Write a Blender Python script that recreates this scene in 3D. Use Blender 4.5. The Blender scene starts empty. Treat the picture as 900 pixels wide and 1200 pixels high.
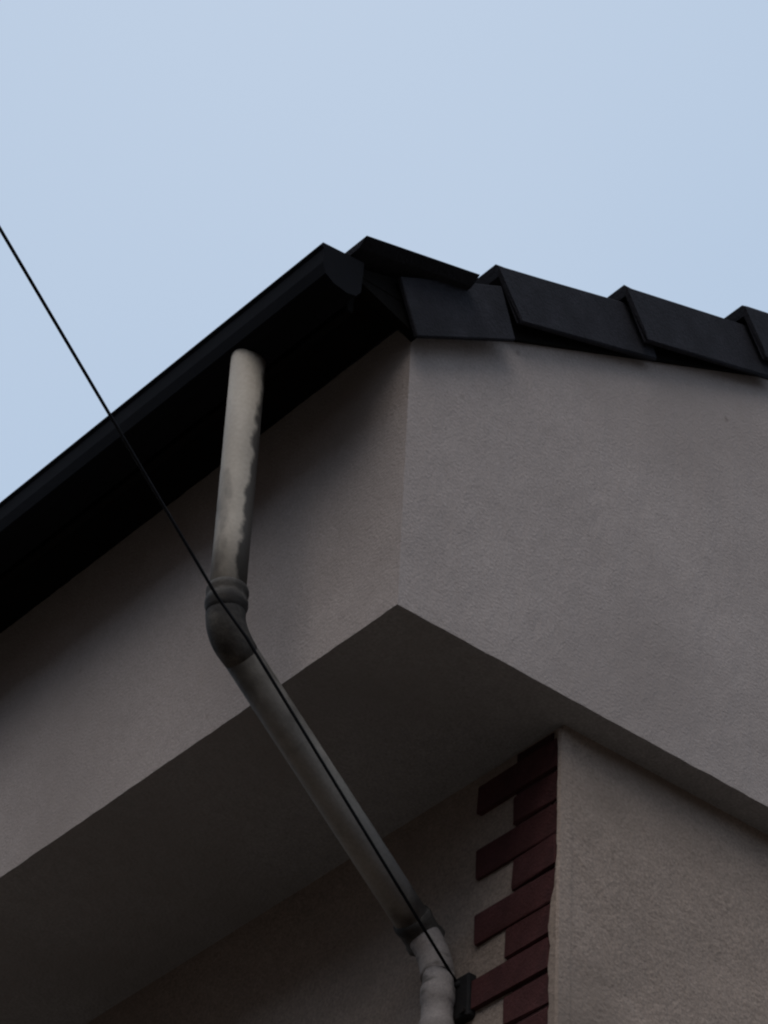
import bpy, bmesh, math, random
from mathutils import Vector, Matrix, noise

random.seed(7)
scene = bpy.context.scene
COL = scene.collection
H = 5.61                        # height of the underside of the projecting upper storey above the ground

# ------------------------------------------------------------------ camera
cam_data = bpy.data.cameras.new('camera')
cam = bpy.data.objects.new('camera', cam_data)
COL.objects.link(cam)
cam_data.sensor_fit = 'VERTICAL'
cam_data.sensor_height = 36.0
cam_data.lens = 120.0
cam_data.clip_start = 0.05
cam_data.clip_end = 3000
cR = Vector((0.7649265, -0.64268342, 0.04295896))
cU = Vector((-0.430501, -0.4604964, 0.77628085))
cF = Vector((0.47912039, 0.61229166, 0.62892176))
cam.matrix_world = Matrix(((cR.x, cU.x, -cF.x, -3.2591),
                           (cR.y, cU.y, -cF.y, -4.1062),
                           (cR.z, cU.z, -cF.z, H - 4.0137),
                           (0, 0, 0, 1)))
scene.camera = cam

# ------------------------------------------------------------------ light
SUN_EL, SUN_AZ = math.radians(48), math.radians(231)      # azimuth clockwise from +Y
world = bpy.data.worlds.new('World')
scene.world = world
world.use_nodes = True
wn, wl = world.node_tree.nodes, world.node_tree.links
wn.clear()
w_out = wn.new('ShaderNodeOutputWorld')
w_bg = wn.new('ShaderNodeBackground')
w_sky = wn.new('ShaderNodeTexSky')
w_sky.sky_type = 'NISHITA'
w_sky.sun_disc = False
w_sky.sun_elevation = SUN_EL
w_sky.sun_rotation = SUN_AZ
w_sky.dust_density = 3.0
w_mix = wn.new('ShaderNodeMixRGB')                        # thin even overcast veil over the clear sky
w_mix.inputs[0].default_value = 0.72
w_mix.inputs[2].default_value = (6.65, 8.05, 9.95, 1)
w_bg.inputs['Strength'].default_value = 0.1
w_tc = wn.new('ShaderNodeTexCoord')                       # broad faint unevenness of the cloud veil, the same all round
w_nz = wn.new('ShaderNodeTexNoise'); w_nz.inputs['Scale'].default_value = 2.3; w_nz.inputs['Detail'].default_value = 2
w_rp = wn.new('ShaderNodeValToRGB')
w_rp.color_ramp.elements[0].position = .3; w_rp.color_ramp.elements[0].color = (5.7, 7.25, 9.3, 1)
w_rp.color_ramp.elements[1].position = .7; w_rp.color_ramp.elements[1].color = (6.9, 8.2, 9.95, 1)
wl.new(w_tc.outputs['Generated'], w_nz.inputs['Vector'])
wl.new(w_nz.outputs['Fac'], w_rp.inputs['Fac'])
wl.new(w_rp.outputs['Color'], w_mix.inputs[2])
wl.new(w_sky.outputs[0], w_mix.inputs[1])
wl.new(w_mix.outputs[0], w_bg.inputs['Color'])
wl.new(w_bg.outputs[0], w_out.inputs['Surface'])

sun_data = bpy.data.lights.new('sun', 'SUN')
sun_data.energy = 1.1
sun_data.angle = math.radians(40)
sun_data.color = (1.0, 0.94, 0.88)
sun = bpy.data.objects.new('sun', sun_data)
COL.objects.link(sun)
sd = Vector((math.sin(SUN_AZ) * math.cos(SUN_EL), math.cos(SUN_AZ) * math.cos(SUN_EL), math.sin(SUN_EL)))
sun.rotation_euler = sd.to_track_quat('Z', 'Y').to_euler()
sun.location = (-6, -14, 18)

scene.view_settings.view_transform = 'Standard'
scene.view_settings.look = 'None'
scene.view_settings.exposure = 0.0
scene.view_settings.gamma = 1.0
scene.view_settings.use_curve_mapping = False
scene.render.engine = 'CYCLES'
scene.cycles.pixel_filter_type = 'BLACKMAN_HARRIS'
scene.cycles.filter_width = 2.2                            # soft phone lens
scene.cycles.max_bounces = 8

# ------------------------------------------------------------------ materials
def material(name, base, rough=0.85, vary=0.12, scale=6.0, bump=0.0, bump_scale=200.0, stain=None,
             stain_scale=5.0, stain_low=0.5, stain_high=0.7, stain_stretch=(1, 1, 1), spec=0.3, metal=0.0,
             spots=None, dents=0.0, grain=0.0):
    m = bpy.data.materials.new(name)
    m.use_nodes = True
    n, l = m.node_tree.nodes, m.node_tree.links
    b = n['Principled BSDF']
    b.inputs['Roughness'].default_value = rough
    b.inputs['Specular IOR Level'].default_value = spec
    b.inputs['Metallic'].default_value = metal
    tc = n.new('ShaderNodeTexCoord')
    def nz(s, detail=4, mp=None):
        t = n.new('ShaderNodeTexNoise')
        t.inputs['Scale'].default_value = s
        t.inputs['Detail'].default_value = detail
        src = tc.outputs['Object']
        if mp:
            q = n.new('ShaderNodeMapping')
            q.inputs['Scale'].default_value = mp
            l.new(src, q.inputs['Vector'])
            src = q.outputs['Vector']
        l.new(src, t.inputs['Vector'])
        return t.outputs['Fac']
    def ramp(src, lo, hi, c0, c1):
        r = n.new('ShaderNodeValToRGB')
        r.color_ramp.elements[0].position = lo
        r.color_ramp.elements[1].position = hi
        r.color_ramp.elements[0].color = c0
        r.color_ramp.elements[1].color = c1
        l.new(src, r.inputs['Fac'])
        return r.outputs['Color']
    g = lambda k: tuple(min(1, c * k) for c in base) + (1,)
    col = ramp(nz(scale, 6), 0.32, 0.68, g(1 - vary), g(1 + vary))
    fine = ramp(nz(scale * 14, 5), 0.3, 0.7, (1 - vary * .8,) * 3 + (1,), (1 + vary * .8,) * 3 + (1,))
    mm = n.new('ShaderNodeMixRGB'); mm.blend_type = 'MULTIPLY'; mm.inputs[0].default_value = 1
    l.new(col, mm.inputs[1]); l.new(fine, mm.inputs[2])
    col = mm.outputs[0]
    if grain:                                            # sand-sized speckle of the render coat
        sp = ramp(nz(170, 3), 0.3, 0.7, (1 - grain,) * 3 + (1,), (1 + grain,) * 3 + (1,))
        mg = n.new('ShaderNodeMixRGB'); mg.blend_type = 'MULTIPLY'; mg.inputs[0].default_value = 1
        l.new(col, mg.inputs[1]); l.new(sp, mg.inputs[2])
        col = mg.outputs[0]
    if stain:
        f = ramp(nz(stain_scale, 5, stain_stretch), stain_low, stain_high, (0, 0, 0, 1), (1, 1, 1, 1))
        mx = n.new('ShaderNodeMixRGB')
        l.new(f, mx.inputs[0]); l.new(col, mx.inputs[1])
        mx.inputs[2].default_value = tuple(stain) + (1,)
        col = mx.outputs[0]
    if spots:
        v = n.new('ShaderNodeTexVoronoi')
        v.inputs['Scale'].default_value = spots
        l.new(tc.outputs['Object'], v.inputs['Vector'])
        s = ramp(v.outputs['Distance'], 0.02, 0.06, (.72, .7, .68, 1), (1, 1, 1, 1))
        mx = n.new('ShaderNodeMixRGB'); mx.blend_type = 'MULTIPLY'; mx.inputs[0].default_value = 1
        l.new(col, mx.inputs[1]); l.new(s, mx.inputs[2])
        col = mx.outputs[0]
    l.new(col, b.inputs['Base Color'])
    last = None
    for amt, s, dist in ((dents, 9.0, 0.02), (bump, bump_scale, 0.004)):
        if amt:
            bp = n.new('ShaderNodeBump')
            bp.inputs['Strength'].default_value = amt
            bp.inputs['Distance'].default_value = dist
            l.new(nz(s, 5), bp.inputs['Height'])
            if last: l.new(last, bp.inputs['Normal'])
            last = bp.outputs['Normal']
    if last: l.new(last, b.inputs['Normal'])
    return m

M = {
    'stucco': material('painted_stucco', (.312, .268, .247), .95, .06, 3.0, .6, 150, (.272, .232, .212), 2.2, .5, .75, spec=.1, spots=6.3, dents=.2, grain=.12),
    'soffit': material('soffit_plaster', (.28, .27, .270), .95, .07, 2.5, .7, 140, (.24, .225, .218), 1.7, .5, .72, spec=.1, dents=.2, grain=.16),
    'roughcast': material('lower_wall_plaster', (.258, .205, .170), .95, .07, 3.0, .75, 110, (.21, .167, .138), 2.6, .5, .75, spec=.1, dents=.3, grain=.2),
    'brick': material('dark_red_brick', (.058, .021, .0205), .9, .2, 9.0, .5, 160, (.037, .015, .015), 12, .5, .75, spec=.15),
    'mortar': material('old_mortar', (.04, .019, .018), .95, .15, 10, .5, 150, spec=.1),
    'tile': material('slate_grey_concrete_tile', (.0185, .018, .0222), .85, .25, 7.0, .6, 180, (.011, .0107, .0132), 8, .45, .7, spec=.12),
    'metal': material('black_painted_metal', (.0045, .0046, .006), .8, .12, 8.0, .08, 60, spec=.06),
    'board': material('black_board_and_gap_shade', (.006, .0053, .005), .9, .2, 12, .3, 90, spec=.05),
    'pipe': material('weathered_cream_pvc', (.32, .282, .235), .65, .10, 9.0, .15, 120, (.09, .078, .066), 9, .56, .68, (1, 1, .45), spec=.35),
    'pipe_shade': material('underside_shade_pvc', (.25, .232, .21), .7, .12, 9.0, .2, 120, (.07, .06, .052), 8, .54, .68, (1, 1, 1), spec=.3),  # cream pipe darkened to carry underside shade of the offset run, plus random stains
    'pipe_dirty': material('grimy_pvc', (.065, .057, .049), .8, .3, 14, .3, 120, (.02, .017, .015), 16, .42, .58, spec=.3),
    'pipe_white': material('flaking_white_paint', (.23, .20, .185), .75, .18, 14, .35, 120, (.10, .085, .075), 20, .52, .62, (.6, .6, 1.6), spec=.3),
    'cable': material('black_cable_sheath', (.012, .012, .014), .8, .15, 30, spec=.1),
    'iron': material('rusty_black_iron', (.007, .006, .006), .85, .25, 25, .3, 90, (.014, .008, .006), 30, .55, .7, spec=.3),
    'ground': material('worn_asphalt', (.105, .085, .067), .95, .25, 0.6, .5, 60, (.13, .104, .078), 0.25, .45, .7, spec=.2),
    'wood': material('weathered_pole_wood', (.16, .12, .09), .9, .2, 8, .5, 60, spec=.15),
    'glass': material('window_glass', (.03, .035, .04), .08, .05, 2, spec=.5),
    'wall_brick': material('brown_brick_facade', (.14, .085, .065), .9, .15, 2, .4, 30, spec=.15),
    'porcelain': material('brown_porcelain', (.12, .05, .03), .3, .1, 8, spec=.5),
}

# darker streak along one side of the vertical pipe, noisy edge, narrower towards the top
def side_streak(m, axis_xy, side, z_top):
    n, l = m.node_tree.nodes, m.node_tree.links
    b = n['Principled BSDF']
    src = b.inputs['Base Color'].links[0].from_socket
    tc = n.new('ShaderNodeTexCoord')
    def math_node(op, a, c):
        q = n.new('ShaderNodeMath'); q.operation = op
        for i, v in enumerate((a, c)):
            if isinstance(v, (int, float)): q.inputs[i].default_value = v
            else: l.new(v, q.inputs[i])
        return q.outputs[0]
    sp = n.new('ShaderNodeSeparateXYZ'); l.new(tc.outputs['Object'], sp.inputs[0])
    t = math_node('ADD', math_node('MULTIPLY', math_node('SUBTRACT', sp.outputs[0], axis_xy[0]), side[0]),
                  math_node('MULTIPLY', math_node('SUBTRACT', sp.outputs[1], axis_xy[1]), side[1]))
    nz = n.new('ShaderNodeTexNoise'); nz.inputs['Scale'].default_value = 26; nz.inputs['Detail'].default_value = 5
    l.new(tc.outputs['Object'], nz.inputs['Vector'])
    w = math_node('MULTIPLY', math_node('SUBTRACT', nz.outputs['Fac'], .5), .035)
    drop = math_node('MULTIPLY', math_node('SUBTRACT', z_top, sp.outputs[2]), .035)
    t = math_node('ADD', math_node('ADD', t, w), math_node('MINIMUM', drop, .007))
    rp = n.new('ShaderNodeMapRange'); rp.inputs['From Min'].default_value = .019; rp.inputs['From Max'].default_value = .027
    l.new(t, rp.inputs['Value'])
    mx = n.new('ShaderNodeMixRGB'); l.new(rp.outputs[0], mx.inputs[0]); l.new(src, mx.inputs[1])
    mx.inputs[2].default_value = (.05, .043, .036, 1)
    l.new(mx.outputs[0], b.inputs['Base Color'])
def top_darkening(m, z_low, z_high):  # colour darkens towards the upper end of the pipe, with a noisy edge
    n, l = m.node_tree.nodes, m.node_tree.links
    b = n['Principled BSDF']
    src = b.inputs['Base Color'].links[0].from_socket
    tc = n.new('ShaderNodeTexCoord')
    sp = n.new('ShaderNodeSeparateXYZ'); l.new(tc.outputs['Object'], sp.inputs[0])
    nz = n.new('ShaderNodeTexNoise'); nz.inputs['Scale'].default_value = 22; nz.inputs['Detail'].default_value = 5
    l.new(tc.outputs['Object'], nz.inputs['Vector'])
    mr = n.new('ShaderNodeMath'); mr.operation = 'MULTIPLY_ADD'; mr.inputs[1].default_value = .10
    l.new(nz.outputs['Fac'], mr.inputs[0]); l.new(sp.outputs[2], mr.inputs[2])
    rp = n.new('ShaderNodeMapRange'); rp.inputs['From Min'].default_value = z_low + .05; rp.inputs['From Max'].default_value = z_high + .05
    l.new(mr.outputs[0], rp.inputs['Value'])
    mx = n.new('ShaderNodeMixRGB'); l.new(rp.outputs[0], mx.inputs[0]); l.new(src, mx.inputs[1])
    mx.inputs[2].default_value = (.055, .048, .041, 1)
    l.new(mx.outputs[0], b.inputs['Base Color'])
top_darkening(M['pipe_shade'], H - .19, H - .09)
side_streak(M['pipe'], (-.228 - .45, .249 - .367), (.766, -.643), H + .30)

# ------------------------------------------------------------------ helpers
def obj(name, bm, mat, parent=None, smooth=False, loc=None):
    me = bpy.data.meshes.new(name)
    bmesh.ops.recalc_face_normals(bm, faces=bm.faces)
    bm.to_mesh(me); bm.free()
    me.materials.append(M[mat])
    for p in me.polygons: p.use_smooth = smooth
    o = bpy.data.objects.new(name, me)
    COL.objects.link(o)
    if parent: o.parent = parent
    if loc: o.location = loc
    return o

def copy_part(src, parent, loc, rot=None):
    o = src.copy(); COL.objects.link(o); o.parent = parent
    o.location = loc
    if rot: o.rotation_euler = rot
    return o

def empty(name, label, cat, loc=(0, 0, 0), group=None):
    o = bpy.data.objects.new(name, None)
    COL.objects.link(o); o.location = loc
    o.empty_display_size = 0.2
    o['label'] = label; o['category'] = cat
    if group: o['group'] = group
    return o

def box(bm, x0, x1, y0, y1, z0, z1, bevel=0.0, seg=1):
    r = bmesh.ops.create_cube(bm, size=1.0)
    bmesh.ops.scale(bm, vec=(x1 - x0, y1 - y0, z1 - z0), verts=r['verts'])
    bmesh.ops.translate(bm, vec=((x0 + x1) / 2, (y0 + y1) / 2, (z0 + z1) / 2), verts=r['verts'])
    if bevel:
        es = list({e for v in r['verts'] for e in v.link_edges})
        bmesh.ops.bevel(bm, geom=es, offset=bevel, segments=seg, affect='EDGES', profile=.5)

def prism(bm, pts, axis, a, b):
    """closed polygon pts in the plane across axis, extruded from a to b"""
    def P(u, v, t):
        return {'y': (u, t, v), 'x': (t, u, v), 'z': (u, v, t)}[axis]
    A = [bm.verts.new(P(u, v, a)) for u, v in pts]
    B = [bm.verts.new(P(u, v, b)) for u, v in pts]
    bm.faces.new(A); bm.faces.new(B[::-1])
    k = len(pts)
    for i in range(k):
        bm.faces.new((A[i], B[i], B[(i + 1) % k], A[(i + 1) % k]))

def tube(bm, path, radii, n=24, cap=True):
    """swept round tube through the points of path, one radius each"""
    path = [Vector(p) for p in path]
    rings, ref = [], None
    for i, p in enumerate(path):
        a = path[max(i - 1, 0)]; c = path[min(i + 1, len(path) - 1)]
        t1 = (p - a).normalized() if i else (c - p).normalized()
        t2 = (c - p).normalized() if i < len(path) - 1 else t1
        t = (t1 + t2).normalized()
        if ref is None:
            ref = Vector((0, 1, 0)) if abs(t.y) < .9 else Vector((1, 0, 0))
        u = (ref - t * ref.dot(t)).normalized(); w = t.cross(u); ref = u
        r = radii if isinstance(radii, (int, float)) else radii[i]
        rings.append([bm.verts.new(p + (u * math.cos(2 * math.pi * k / n) + w * math.sin(2 * math.pi * k / n)) * r) for k in range(n)])
    for A, B in zip(rings, rings[1:]):
        for k in range(n):
            bm.faces.new((A[k], A[(k + 1) % n], B[(k + 1) % n], B[k]))
    if cap:
        bm.faces.new(rings[0][::-1]); bm.faces.new(rings[-1])

def jitter(bm, amt, sc=9.0, only=None):
    for v in bm.verts:
        if only and not only(v.co): continue
        p = v.co * sc
        v.co += Vector((noise.noise(p), noise.noise(p + Vector((17, 3, 9))), noise.noise(p + Vector((5, 31, 2))))) * amt
        v.co += Vector((noise.noise(p * 4.3), noise.noise(p * 4.3 + Vector((17, 3, 9))), noise.noise(p * 4.3 + Vector((5, 31, 2))))) * amt * .5

def cut(bm, axis, vals):
    d = {'x': Vector((1, 0, 0)), 'y': Vector((0, 1, 0)), 'z': Vector((0, 0, 1))}[axis]
    for t in vals:
        bmesh.ops.bisect_plane(bm, geom=bm.verts[:] + bm.edges[:] + bm.faces[:], plane_co=d * t, plane_no=d)

def frange(a, b, s):
    o = []
    while a < b: o.append(a); a += s
    return o

# ------------------------------------------------------------------ ground
bm = bmesh.new()
bmesh.ops.create_grid(bm, x_segments=40, y_segments=40, size=700)
g = obj('ground', bm, 'ground')
g['kind'] = 'structure'; g['label'] = 'dark worn asphalt ground around the house'

# ------------------------------------------------------------------ house
W, L = 5.9, 6.2                 # gable width along X, length along Y
PITCH = 0.4615                  # rise per metre of the roof
house = empty('house', 'pale plastered house with projecting upper storey, dark tiled roof and red brick quoin', 'house', (0, 0, 0))
Z = lambda z: H + z

eave_z, ridge_x = 0.745, W / 2
ridge_z = eave_z + ridge_x * PITCH
bm = bmesh.new()
prism(bm, [(0, Z(0)), (W, Z(0)), (W, Z(eave_z)), (ridge_x, Z(ridge_z)), (0, Z(eave_z))], 'y', 0, L)
cut(bm, 'x', frange(.03, 1.3, .018)); cut(bm, 'y', frange(.03, 1.8, .018)); cut(bm, 'z', [Z(t) for t in frange(.035, .7, .045)])
bmesh.ops.delete(bm, geom=[f for f in bm.faces if all(abs(v.co.z - Z(0)) < 1e-5 for v in f.verts)], context='FACES')
jitter(bm, .0013, 22.0)
obj('upper_wall', bm, 'stucco', house)

bm = bmesh.new()                 # the soffit closes the underside and shares the wall's uneven lower arris
bm.faces.new([bm.verts.new(p) for p in ((0, 0, Z(0)), (0, L, Z(0)), (W, L, Z(0)), (W, 0, Z(0)))])
cut(bm, 'x', frange(.03, 1.3, .018)); cut(bm, 'y', frange(.03, 1.8, .018))
jitter(bm, .0013, 22.0)
obj('soffit', bm, 'soffit', house)

WX, WY = .503, .075             # corner of the lower wall
bm = bmesh.new()
box(bm, WX, W - .35, WY, L - .1, -.05, Z(.004))
cut(bm, 'z', [Z(-t) for t in frange(.02, 1.2, .03)]); cut(bm, 'x', frange(WX + .03, 1.3, .04)); cut(bm, 'y', frange(WY + .03, 1.4, .04))
jitter(bm, .003, 12.0, lambda c: Z(-1.3) < c.z < Z(-.01) and c.x < 1.4 and c.y < 1.5)
obj('lower_wall', bm, 'roughcast', house)

# brick quoin on the left face of the lower corner
quoin = bpy.data.objects.new('brick_quoin', None)
COL.objects.link(quoin); quoin.parent = house
bm = bmesh.new()
box(bm, WX - .003, WX + .01, .104, .212, .0, Z(-.006))
obj('mortar', bm, 'mortar', quoin)
COURSE = .0768
def brick_mesh(length, seed):
    b = bmesh.new()
    box(b, -.009, .06, .0, length, -(COURSE - .006), 0, .004, 1)
    for v in b.verts: v.co += Vector((random.uniform(-1, 1), random.uniform(-1, 1), random.uniform(-1, 1))) * .0028
    return obj('brick', b, 'brick', quoin)
longs = [brick_mesh(.246, k) for k in range(3)]
shorts = [brick_mesh(.134, k) for k in range(3)]
proto_used = set()
z = -.0265; k = 0
while z - COURSE > -H + .02:
    src = random.choice(longs if k % 2 == 0 else shorts)
    y0 = (.082 if z > -.37 else .097) + random.uniform(-.003, .003)
    loc = (WX, y0, Z(z - .004))
    if src.name in proto_used:
        o = copy_part(src, quoin, loc)
    else:
        o = src; proto_used.add(src.name); o.location = loc
    o.rotation_euler = (random.uniform(-.006, .006), 0, random.uniform(-.008, .008))
    z -= COURSE; k += 1
for s in longs + shorts:
    if s.name not in proto_used: bpy.data.objects.remove(s)

# ragged plaster return that covers the outer arris of the bricks
bm = bmesh.new()
zs = frange(-1.6, -.012, .012)
def ragged(zv):
    e = .080 if zv > -.36 else (.098 if zv < -.43 else .098 - (zv + .43) / .07 * .018)
    return e + noise.noise(Vector((0, 3.1, zv * 24))) * .006 + noise.noise(Vector((7, 1, zv * 90))) * .003
cols = []
for zv in zs:
    e = ragged(zv)
    cols.append([bm.verts.new(p) for p in ((WX + .02, WY - .004, Z(zv)), (WX - .010, WY - .004, Z(zv)), (WX - .014, WY + .001, Z(zv)), (WX - .014, e - .003, Z(zv)), (WX - .009, e, Z(zv)), (WX + .02, e, Z(zv)))])
for A, B in zip(cols, cols[1:]):
    for i in range(5): bm.faces.new((A[i], A[i + 1], B[i + 1], B[i]))
bm.faces.new(cols[0]); bm.faces.new(cols[-1][::-1])
obj('plaster_edge', bm, 'roughcast', house)

# ---- roof
roof = bpy.data.objects.new('roof', None)
COL.objects.link(roof); roof.parent = house
GX = .372                        # tile spacing measured level
TILT = math.atan(.372)           # each tile lies flatter than the roof because its tail rides on the next
VY = -.05                        # outer face of the verge

def verge_tile():
    b = bmesh.new()
    ln, th, dr, fl = .47, .026, .140, .010
    sh = .026                    # the flap narrows inwards towards its head so that the next one laps over it
    # slab
    sec = lambda u, s: [(u, s, 0), (u, s + .33 - s, 0), (u, .33, -th), (u, s + fl, -th)]
    prof = []
    for u, s, rake in ((0, 0, 0), (.02, .0015, 0), (ln, sh, 0)):
        prof.append([b.verts.new(p) for p in ((u, s + .005, 0), (u, s, -.006), (u + (.024 if u < .01 else .0), s - .001, -dr + .004),
                                               (u + (.024 if u < .01 else 0), s + .003, -dr), (u + (.024 if u < .01 else 0), s + fl, -dr),
                                               (u, s + fl, -th), (u, .33, -th), (u, .33, 0))])
    for A, B in zip(prof, prof[1:]):
        for i in range(8): b.faces.new((A[i], B[i], B[(i + 1) % 8], A[(i + 1) % 8]))
    for P_ in (prof[0], prof[-1]):
        b.faces.new([P_[i] for i in (0, 1, 5)] ); b.faces.new([P_[i] for i in (1, 2, 3, 4, 5)]); b.faces.new([P_[i] for i in (0, 5, 6, 7)])
    # weather the flap a little
    for v in b.verts: v.co += Vector((random.uniform(-1, 1), random.uniform(-.4, .4), random.uniform(-1, 1))) * .0018
    return obj('verge_tile', b, 'tile', roof)

vt = [verge_tile(), verge_tile(), verge_tile()]
rows = 8
seen = set()
for i in range(1, rows):
    src = vt[i % 3]
    loc = (.184 + GX * (i - 1), VY - .004 + random.uniform(-.003, .003), Z(.983 + .1725 * (i - 1)))
    rot = (random.uniform(-.01, .01), -TILT + random.uniform(-.012, .012), random.uniform(-.006, .006))
    if src.name in seen:
        copy_part(src, roof, loc, rot)
    else:
        seen.add(src.name); src.location = loc; src.rotation_euler = rot

# lowest verge tile: kicked up over the gutter, its skirt set back below it
b = bmesh.new()
pts = []
for u in (0, .315):
    pts.append([b.verts.new(p) for p in ((u, 0, 0), (u, .028, -.013), (u, .36, -.024), (u, .36, 0))])
A, B_ = pts
for i in range(4): b.faces.new((A[i], B_[i], B_[(i + 1) % 4], A[(i + 1) % 4]))
b.faces.new(A[::-1]); b.faces.new(B_)
o = obj('eaves_verge_tile', b, 'tile', roof, loc=(-.200, -.09, Z(.790)))
o.rotation_euler = (0, -math.atan(.275), 0)
b = bmesh.new()
prism(b, [(-.073, .788), (.202, .934), (.245, .806), (-.020, .655)], 'y', -.046, -.034)
bmesh.ops.bevel(b, geom=b.edges[:], offset=.002, segments=1, affect='EDGES')
for v in b.verts: v.co.z += H
obj('verge_skirt', b, 'tile', roof)

# field tiles of the near slope
def field_tile():
    b = bmesh.new()
    n = 6
    top, bot = [], []
    for u, lift in ((0, 0), (.46, 0)):
        r = []
        for k in range(n + 1):
            v = .315 * k / n
            r.append((u, v, .012 * math.sin(2 * math.pi * k / n)))
        top.append([b.verts.new(p) for p in r]); bot.append([b.verts.new((p[0], p[1], p[2] - .022)) for p in r])
    for k in range(n):
        b.faces.new((top[0][k], top[1][k], top[1][k + 1], top[0][k + 1]))
        b.faces.new((bot[0][k], bot[0][k + 1], bot[1][k + 1], bot[1][k]))
        b.faces.new((top[0][k], top[0][k + 1], bot[0][k + 1], bot[0][k]))
        b.faces.new((top[1][k], bot[1][k], bot[1][k + 1], top[1][k + 1]))
    b.faces.new((top[0][0], bot[0][0], bot[1][0], top[1][0]))
    b.faces.new((top[0][n], top[1][n], bot[1][n], bot[0][n]))
    return obj('roof_tile', b, 'tile', roof)
ft = field_tile(); first = True
cols_n = int((L - .25) / .3)
for j in range(cols_n):
    for i in range(rows):
        x = -.188 + GX * i; zz = .800 + .1725 * i + (.0 if i else -.012)
        loc = (x, .275 + .3 * j + random.uniform(-.003, .003), Z(zz - .002))
        rot = (0, -math.atan(.30 if i == 0 else .372) + random.uniform(-.006, .006), 0)
        if first: ft.location = loc; ft.rotation_euler = rot; first = False
        else: copy_part(ft, roof, loc, rot)
# far slope and ridge, out of sight from below
bm = bmesh.new()
far = [(ridge_x + .02, Z(.80 + .1725 * rows - .06)), (W + .2, Z(.80 - .02))]
for i in range(rows):
    x0 = W + .19 - GX * i; z0 = .795 + .1725 * i
    prism(bm, [(x0, Z(z0)), (x0 - .43, Z(z0 + .16)), (x0 - .43, Z(z0 + .135)), (x0, Z(z0 - .025))], 'y', -.05 + .001 * i, L + .05 - .001 * i)
f_ = obj('far_slope_tiles', bm, 'tile', roof); f_['kind'] = 'stuff'
bm = bmesh.new()
rz = .80 + .1725 * rows + .02
prism(bm, [(ridge_x - .14, Z(rz - .06)), (ridge_x - .07, Z(rz + .02)), (ridge_x, Z(rz + .045)), (ridge_x + .07, Z(rz + .02)), (ridge_x + .14, Z(rz - .06)), (ridge_x, Z(rz - .0))], 'y', -.05, L + .05)
obj('ridge_cap', bm, 'tile', roof)

# boxed eaves behind the gutter
bm = bmesh.new()
box(bm, -.172, -.004, -.028, L - .02, Z(.742), Z(.752), .002)
obj('eaves_board', bm, 'board', roof)
bm = bmesh.new()
prism(bm, [(-.172, Z(.735)), (-.003, Z(.675)), (-.003, Z(.815)), (-.172, Z(.765))], 'y', -.026, -.004)
obj('eaves_end_board', bm, 'board', roof)
bm = bmesh.new()
box(bm, -.174, -.156, -.003, L - .02, Z(.66), Z(.741), .002)
obj('fascia_board', bm, 'board', roof)
# black sheet standing in for the shaded gap between verge tiles and gable wall
bm = bmesh.new()
prism(bm, [(.0, Z(.69)), (.0, Z(.79)), (ridge_x, Z(.79 + ridge_x * PITCH)), (ridge_x, Z(.728 + ridge_x * PITCH)), (.25, Z(.72 + .25 * PITCH))], 'y', -.013, -.003)
obj('verge_gap_shade', bm, 'board', roof)

# ------------------------------------------------------------------ gutter
GY0, GY1 = -.056, L + .03
gut = empty('rain_gutter', 'black metal rain gutter along the eaves above the cream downpipe', 'gutter', (0, 0, 0))
outer = [(-.272, .742), (-.284, .741), (-.287, .733), (-.281, .727), (-.280, .690), (-.272, .664), (-.250, .650), (-.215, .645), (-.192, .651), (-.180, .668), (-.176, .752)]
inner = [(-.178, .752), (-.183, .670), (-.194, .654), (-.216, .648), (-.249, .653), (-.269, .666), (-.277, .692), (-.278, .729), (-.282, .733), (-.281, .738), (-.272, .739)]
bm = bmesh.new()
prism(bm, [(x, Z(z)) for x, z in outer + inner], 'y', GY0 + .003, GY1)
obj('gutter_channel', bm, 'metal', gut)
for y in (GY0, GY1):
    bm = bmesh.new()
    prism(bm, [(x, Z(z)) for x, z in outer[1:]], 'y', y, y + .003)
    obj('end_cap', bm, 'metal', gut)
for j in range(6):
    bm = bmesh.new()
    yy = .62 + j * 1.0
    prism(bm, [(-.277, Z(.728)), (-.182, Z(.728)), (-.182, Z(.732)), (-.277, Z(.732))], 'y', yy, yy + .022)
    obj('gutter_strap', bm, 'metal', gut)
bm = bmesh.new()
tube(bm, [(-.228, .249, Z(.652)), (-.228, .249, Z(.640))], [.036, .035])
obj('outlet', bm, 'metal', gut, True)

# ------------------------------------------------------------------ downpipe
dp = empty('downpipe', 'weathered cream plastic downpipe bending from the gutter back to the lower wall', 'downpipe', (.45, .367, 0))
DX, DY = .45, .367
off = lambda pts: [(p[0] - DX, p[1] - DY, Z(p[2])) for p in pts]
R_ = .0365
px, py = -.228, .249
top = Vector((px, py, .648)); elb = Vector((px, py, -.045)); J = Vector((.440, .414, -.380))
bm = bmesh.new()
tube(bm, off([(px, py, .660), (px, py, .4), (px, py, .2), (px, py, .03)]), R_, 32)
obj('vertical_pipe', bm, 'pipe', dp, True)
bm = bmesh.new()
prof = [(.058, .037), (.056, .0405), (.050, .0425), (.043, .0425), (.038, .0395), (.030, .0395), (.024, .0430), (.012, .0430), (.006, .0400), (-.008, .0392)]
tube(bm, off([(px, py, h) for h, r in prof]), [r for h, r in prof], 32)
obj('collar', bm, 'pipe_dirty', dp, True)
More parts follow.
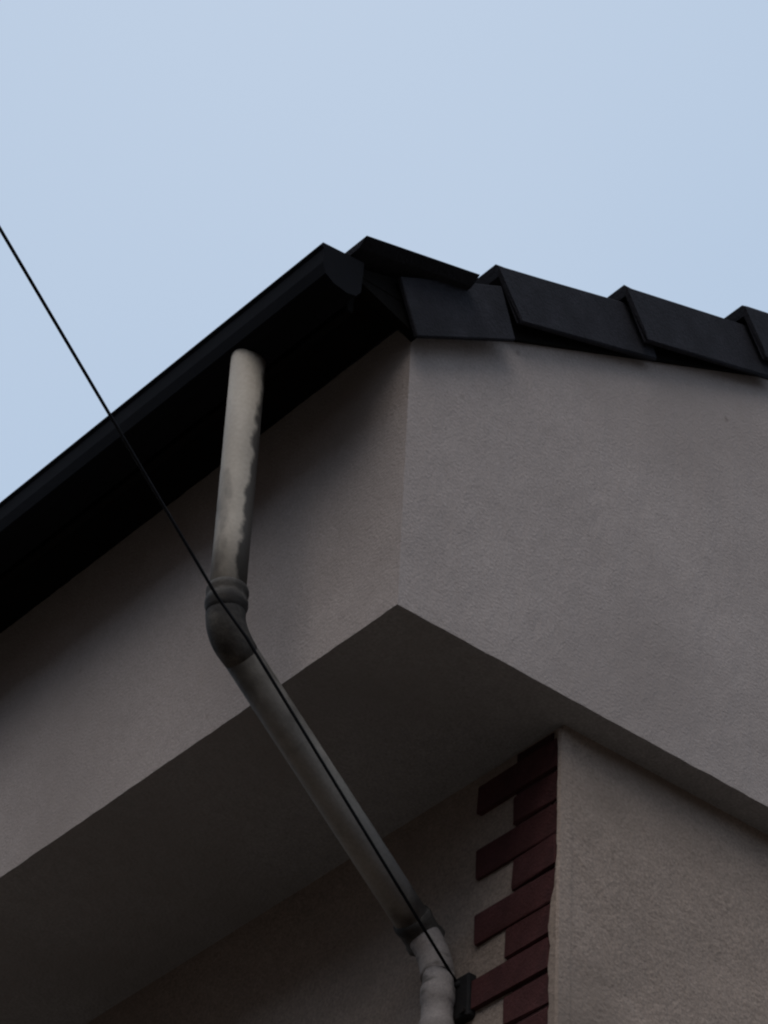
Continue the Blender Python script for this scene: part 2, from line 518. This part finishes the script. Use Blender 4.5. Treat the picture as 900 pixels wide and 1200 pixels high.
# elbow curve
def bend(p0, p1, p2, r, n=9):
    a = (p0 - p1).normalized(); c = (p2 - p1).normalized()
    s, e = p1 + a * r, p1 + c * r
    return [s.lerp(p1, t).lerp(p1.lerp(e, t), t) for t in [k / n for k in range(n + 1)]]
arc = bend(Vector((px, py, .05)), elb, J, .045)
bm = bmesh.new()
tube(bm, off([(px, py, .005)] + arc + [arc[-1] + (J - elb).normalized() * .018]), [.0395] * (len(arc) - 2) + [.0392, .0388, .038, .0367], 32)
obj('elbow', bm, 'pipe_dirty', dp, True)
d = (J - elb).normalized()
bm = bmesh.new()
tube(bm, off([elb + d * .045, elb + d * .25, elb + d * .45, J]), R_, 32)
obj('offset_pipe', bm, 'pipe_shade', dp, True)
bm = bmesh.new()
prof = [(-.055, .0375), (-.053, .041), (-.044, .0425), (-.036, .041), (-.030, .0395), (-.006, .0395), (.0, .0425), (.01, .0425), (.014, .039)]
tube(bm, off([J + d * h for h, r in prof]), [r for h, r in prof], 32)
obj('collar', bm, 'pipe_dirty', dp, True)
arc2 = bend(J - d * .03, Vector((.458, .392, -.425)), Vector((.455, .383, -.60)), .05)
bm = bmesh.new()
tube(bm, off([J] + arc2), [.034] * (len(arc2) + 1), 32)
obj('elbow', bm, 'pipe_white', dp, True)
prof = []
for h in (-.47, -.500, -.505, -.535, -.540, -.575, -.582, -.61, -.62, -2.0, -4.0, -H + .06):
    prof.append((h, .035 if -.505 >= h >= -.535 or -.582 >= h >= -.61 else .032))
bm = bmesh.new()
tube(bm, off([(.455, .383, h) for h, r in prof]), [r for h, r in prof], 32)
obj('lower_pipe', bm, 'pipe_white', dp, True)
for h in (-1.6, -3.2, -4.8):
    bm = bmesh.new()
    tube(bm, off([(.455, .383, h + .015), (.455, .383, h - .015)]), .036, 24)
    box(bm, .03, .056, -.03, .06, Z(h) - .012, Z(h) + .012)
    obj('pipe_clip', bm, 'iron', dp)

# ------------------------------------------------------------------ cable and its anchor on the wall
anchor = empty('cable_anchor', 'small dark iron cable anchor fixed to the wall beside the brick quoin', 'cable anchor', (WX, .360, Z(-.525)))
bm = bmesh.new()
box(bm, -.020, .004, -.036, .040, -.050, .050, .004)
obj('wall_plate', bm, 'iron', anchor)
bm = bmesh.new()
tube(bm, [(-.016, -.002, .030), (-.021, -.002, .034), (-.024, -.002, .037)], [.010, .009, .007], 12)
obj('hook', bm, 'iron', anchor, True)
for by, bz in ((-.024, -.036), (.028, -.036)):
    bm = bmesh.new()
    tube(bm, [(-.016, by, bz), (-.026, by, bz)], .007, 8)
    obj('bolt', bm, 'iron', anchor)

pts = [Vector((.481, .357, Z(-.490))), Vector((-.216, .191, Z(-.086))), Vector((-.293, .191, Z(-.027))), Vector((-1.115, -.228, Z(.117)))]

# the straight run carries on over the street to a pole
run = (pts[3] - pts[2]).normalized()
end = pts[2] + run * 13.0
path = [pts[0], pts[0].lerp(pts[1], .5), pts[1], pts[1].lerp(pts[2], .5)] + [pts[2].lerp(end, t / 24) for t in range(25)]
bm = bmesh.new()
tube(bm, path, .0032, 10)
o = obj('overhead_cable', bm, 'cable', None, True)
o['label'] = 'thin black cable stretched taut from the wall anchor past the downpipe into the sky'
o['category'] = 'cable'

# utility pole that carries the other end of the cable, behind and to the left of the camera
pole = empty('utility_pole', 'weathered wooden utility pole with crossarm holding the cable across the street', 'pole', (end.x - .03, end.y, 0))
bm = bmesh.new()
tube(bm, [(-.14, 0, -.3), (-.14, 0, 4), (-.14, 0, end.z + .6)], [.15, .125, .10], 16)
obj('pole_shaft', bm, 'wood', pole, True)
bm = bmesh.new()
box(bm, -.035, .045, -.8, .8, end.z - .17, end.z - .06, .006)
obj('crossarm', bm, 'wood', pole)
for iy in (-.7, 0, .7):
    bm = bmesh.new()
    tube(bm, [(.005, iy, end.z - .07), (.005, iy, end.z - .03), (.005, iy, end.z - .02), (.005, iy, end.z + .02), (.005, iy, end.z + .05)], [.012, .012, .04, .03, .012], 12)
    obj('insulator', bm, 'porcelain', pole, True)

# unseen apartment blocks, added to screen the low sky and deepen the eaves shade
def block(label, loc, rz, width, depth, floors, mat):
    e = empty('sky_screen_block', label, 'sky screen', loc)
    e.rotation_euler = (0, 0, rz)
    hgt = floors * 3.0 + .8
    bm = bmesh.new()
    box(bm, -width / 2, width / 2, 0, depth, -.05, hgt)
    obj('wall', bm, mat, e)
    bm = bmesh.new()
    box(bm, -width / 2 - .25, width / 2 + .25, -.25, depth + .25, hgt + .001, hgt + .35, .02)
    obj('roof', bm, 'tile', e)
    cnt = int(width / 3.2)
    fr = gl = None
    for f in range(floors):
        for c in range(cnt):
            p = (-width / 2 + (c + .5) * width / cnt, 0, 1.0 + 3.0 * f)
            if fr is None:
                bm = bmesh.new()
                for a in ((-.7, -.62, 0, 1.5), (.62, .7, 0, 1.5), (-.62, .62, 0, .08), (-.62, .62, 1.42, 1.5), (-.03, .03, .08, 1.42)):
                    box(bm, a[0], a[1], -.05, .01, a[2], a[3])
                fr = w = obj('window', bm, 'pipe_white', e)
                bm = bmesh.new()
                box(bm, -.62, .62, -.02, .01, .08, 1.42)
                gl = obj('pane', bm, 'glass', w)
                w.location = p
            else:
                w = copy_part(fr, e, p)
                copy_part(gl, w, (0, 0, 0))
block('unseen tall brick block added to screen the low sky on the gutter side', (-17.0, 8, 0), math.pi / 2, 44, 9, 4, 'wall_brick')
block('unseen long brick block added to screen the low sky on the gable side', (6, -21.0, 0), math.pi, 48, 9, 3, 'wall_brick')
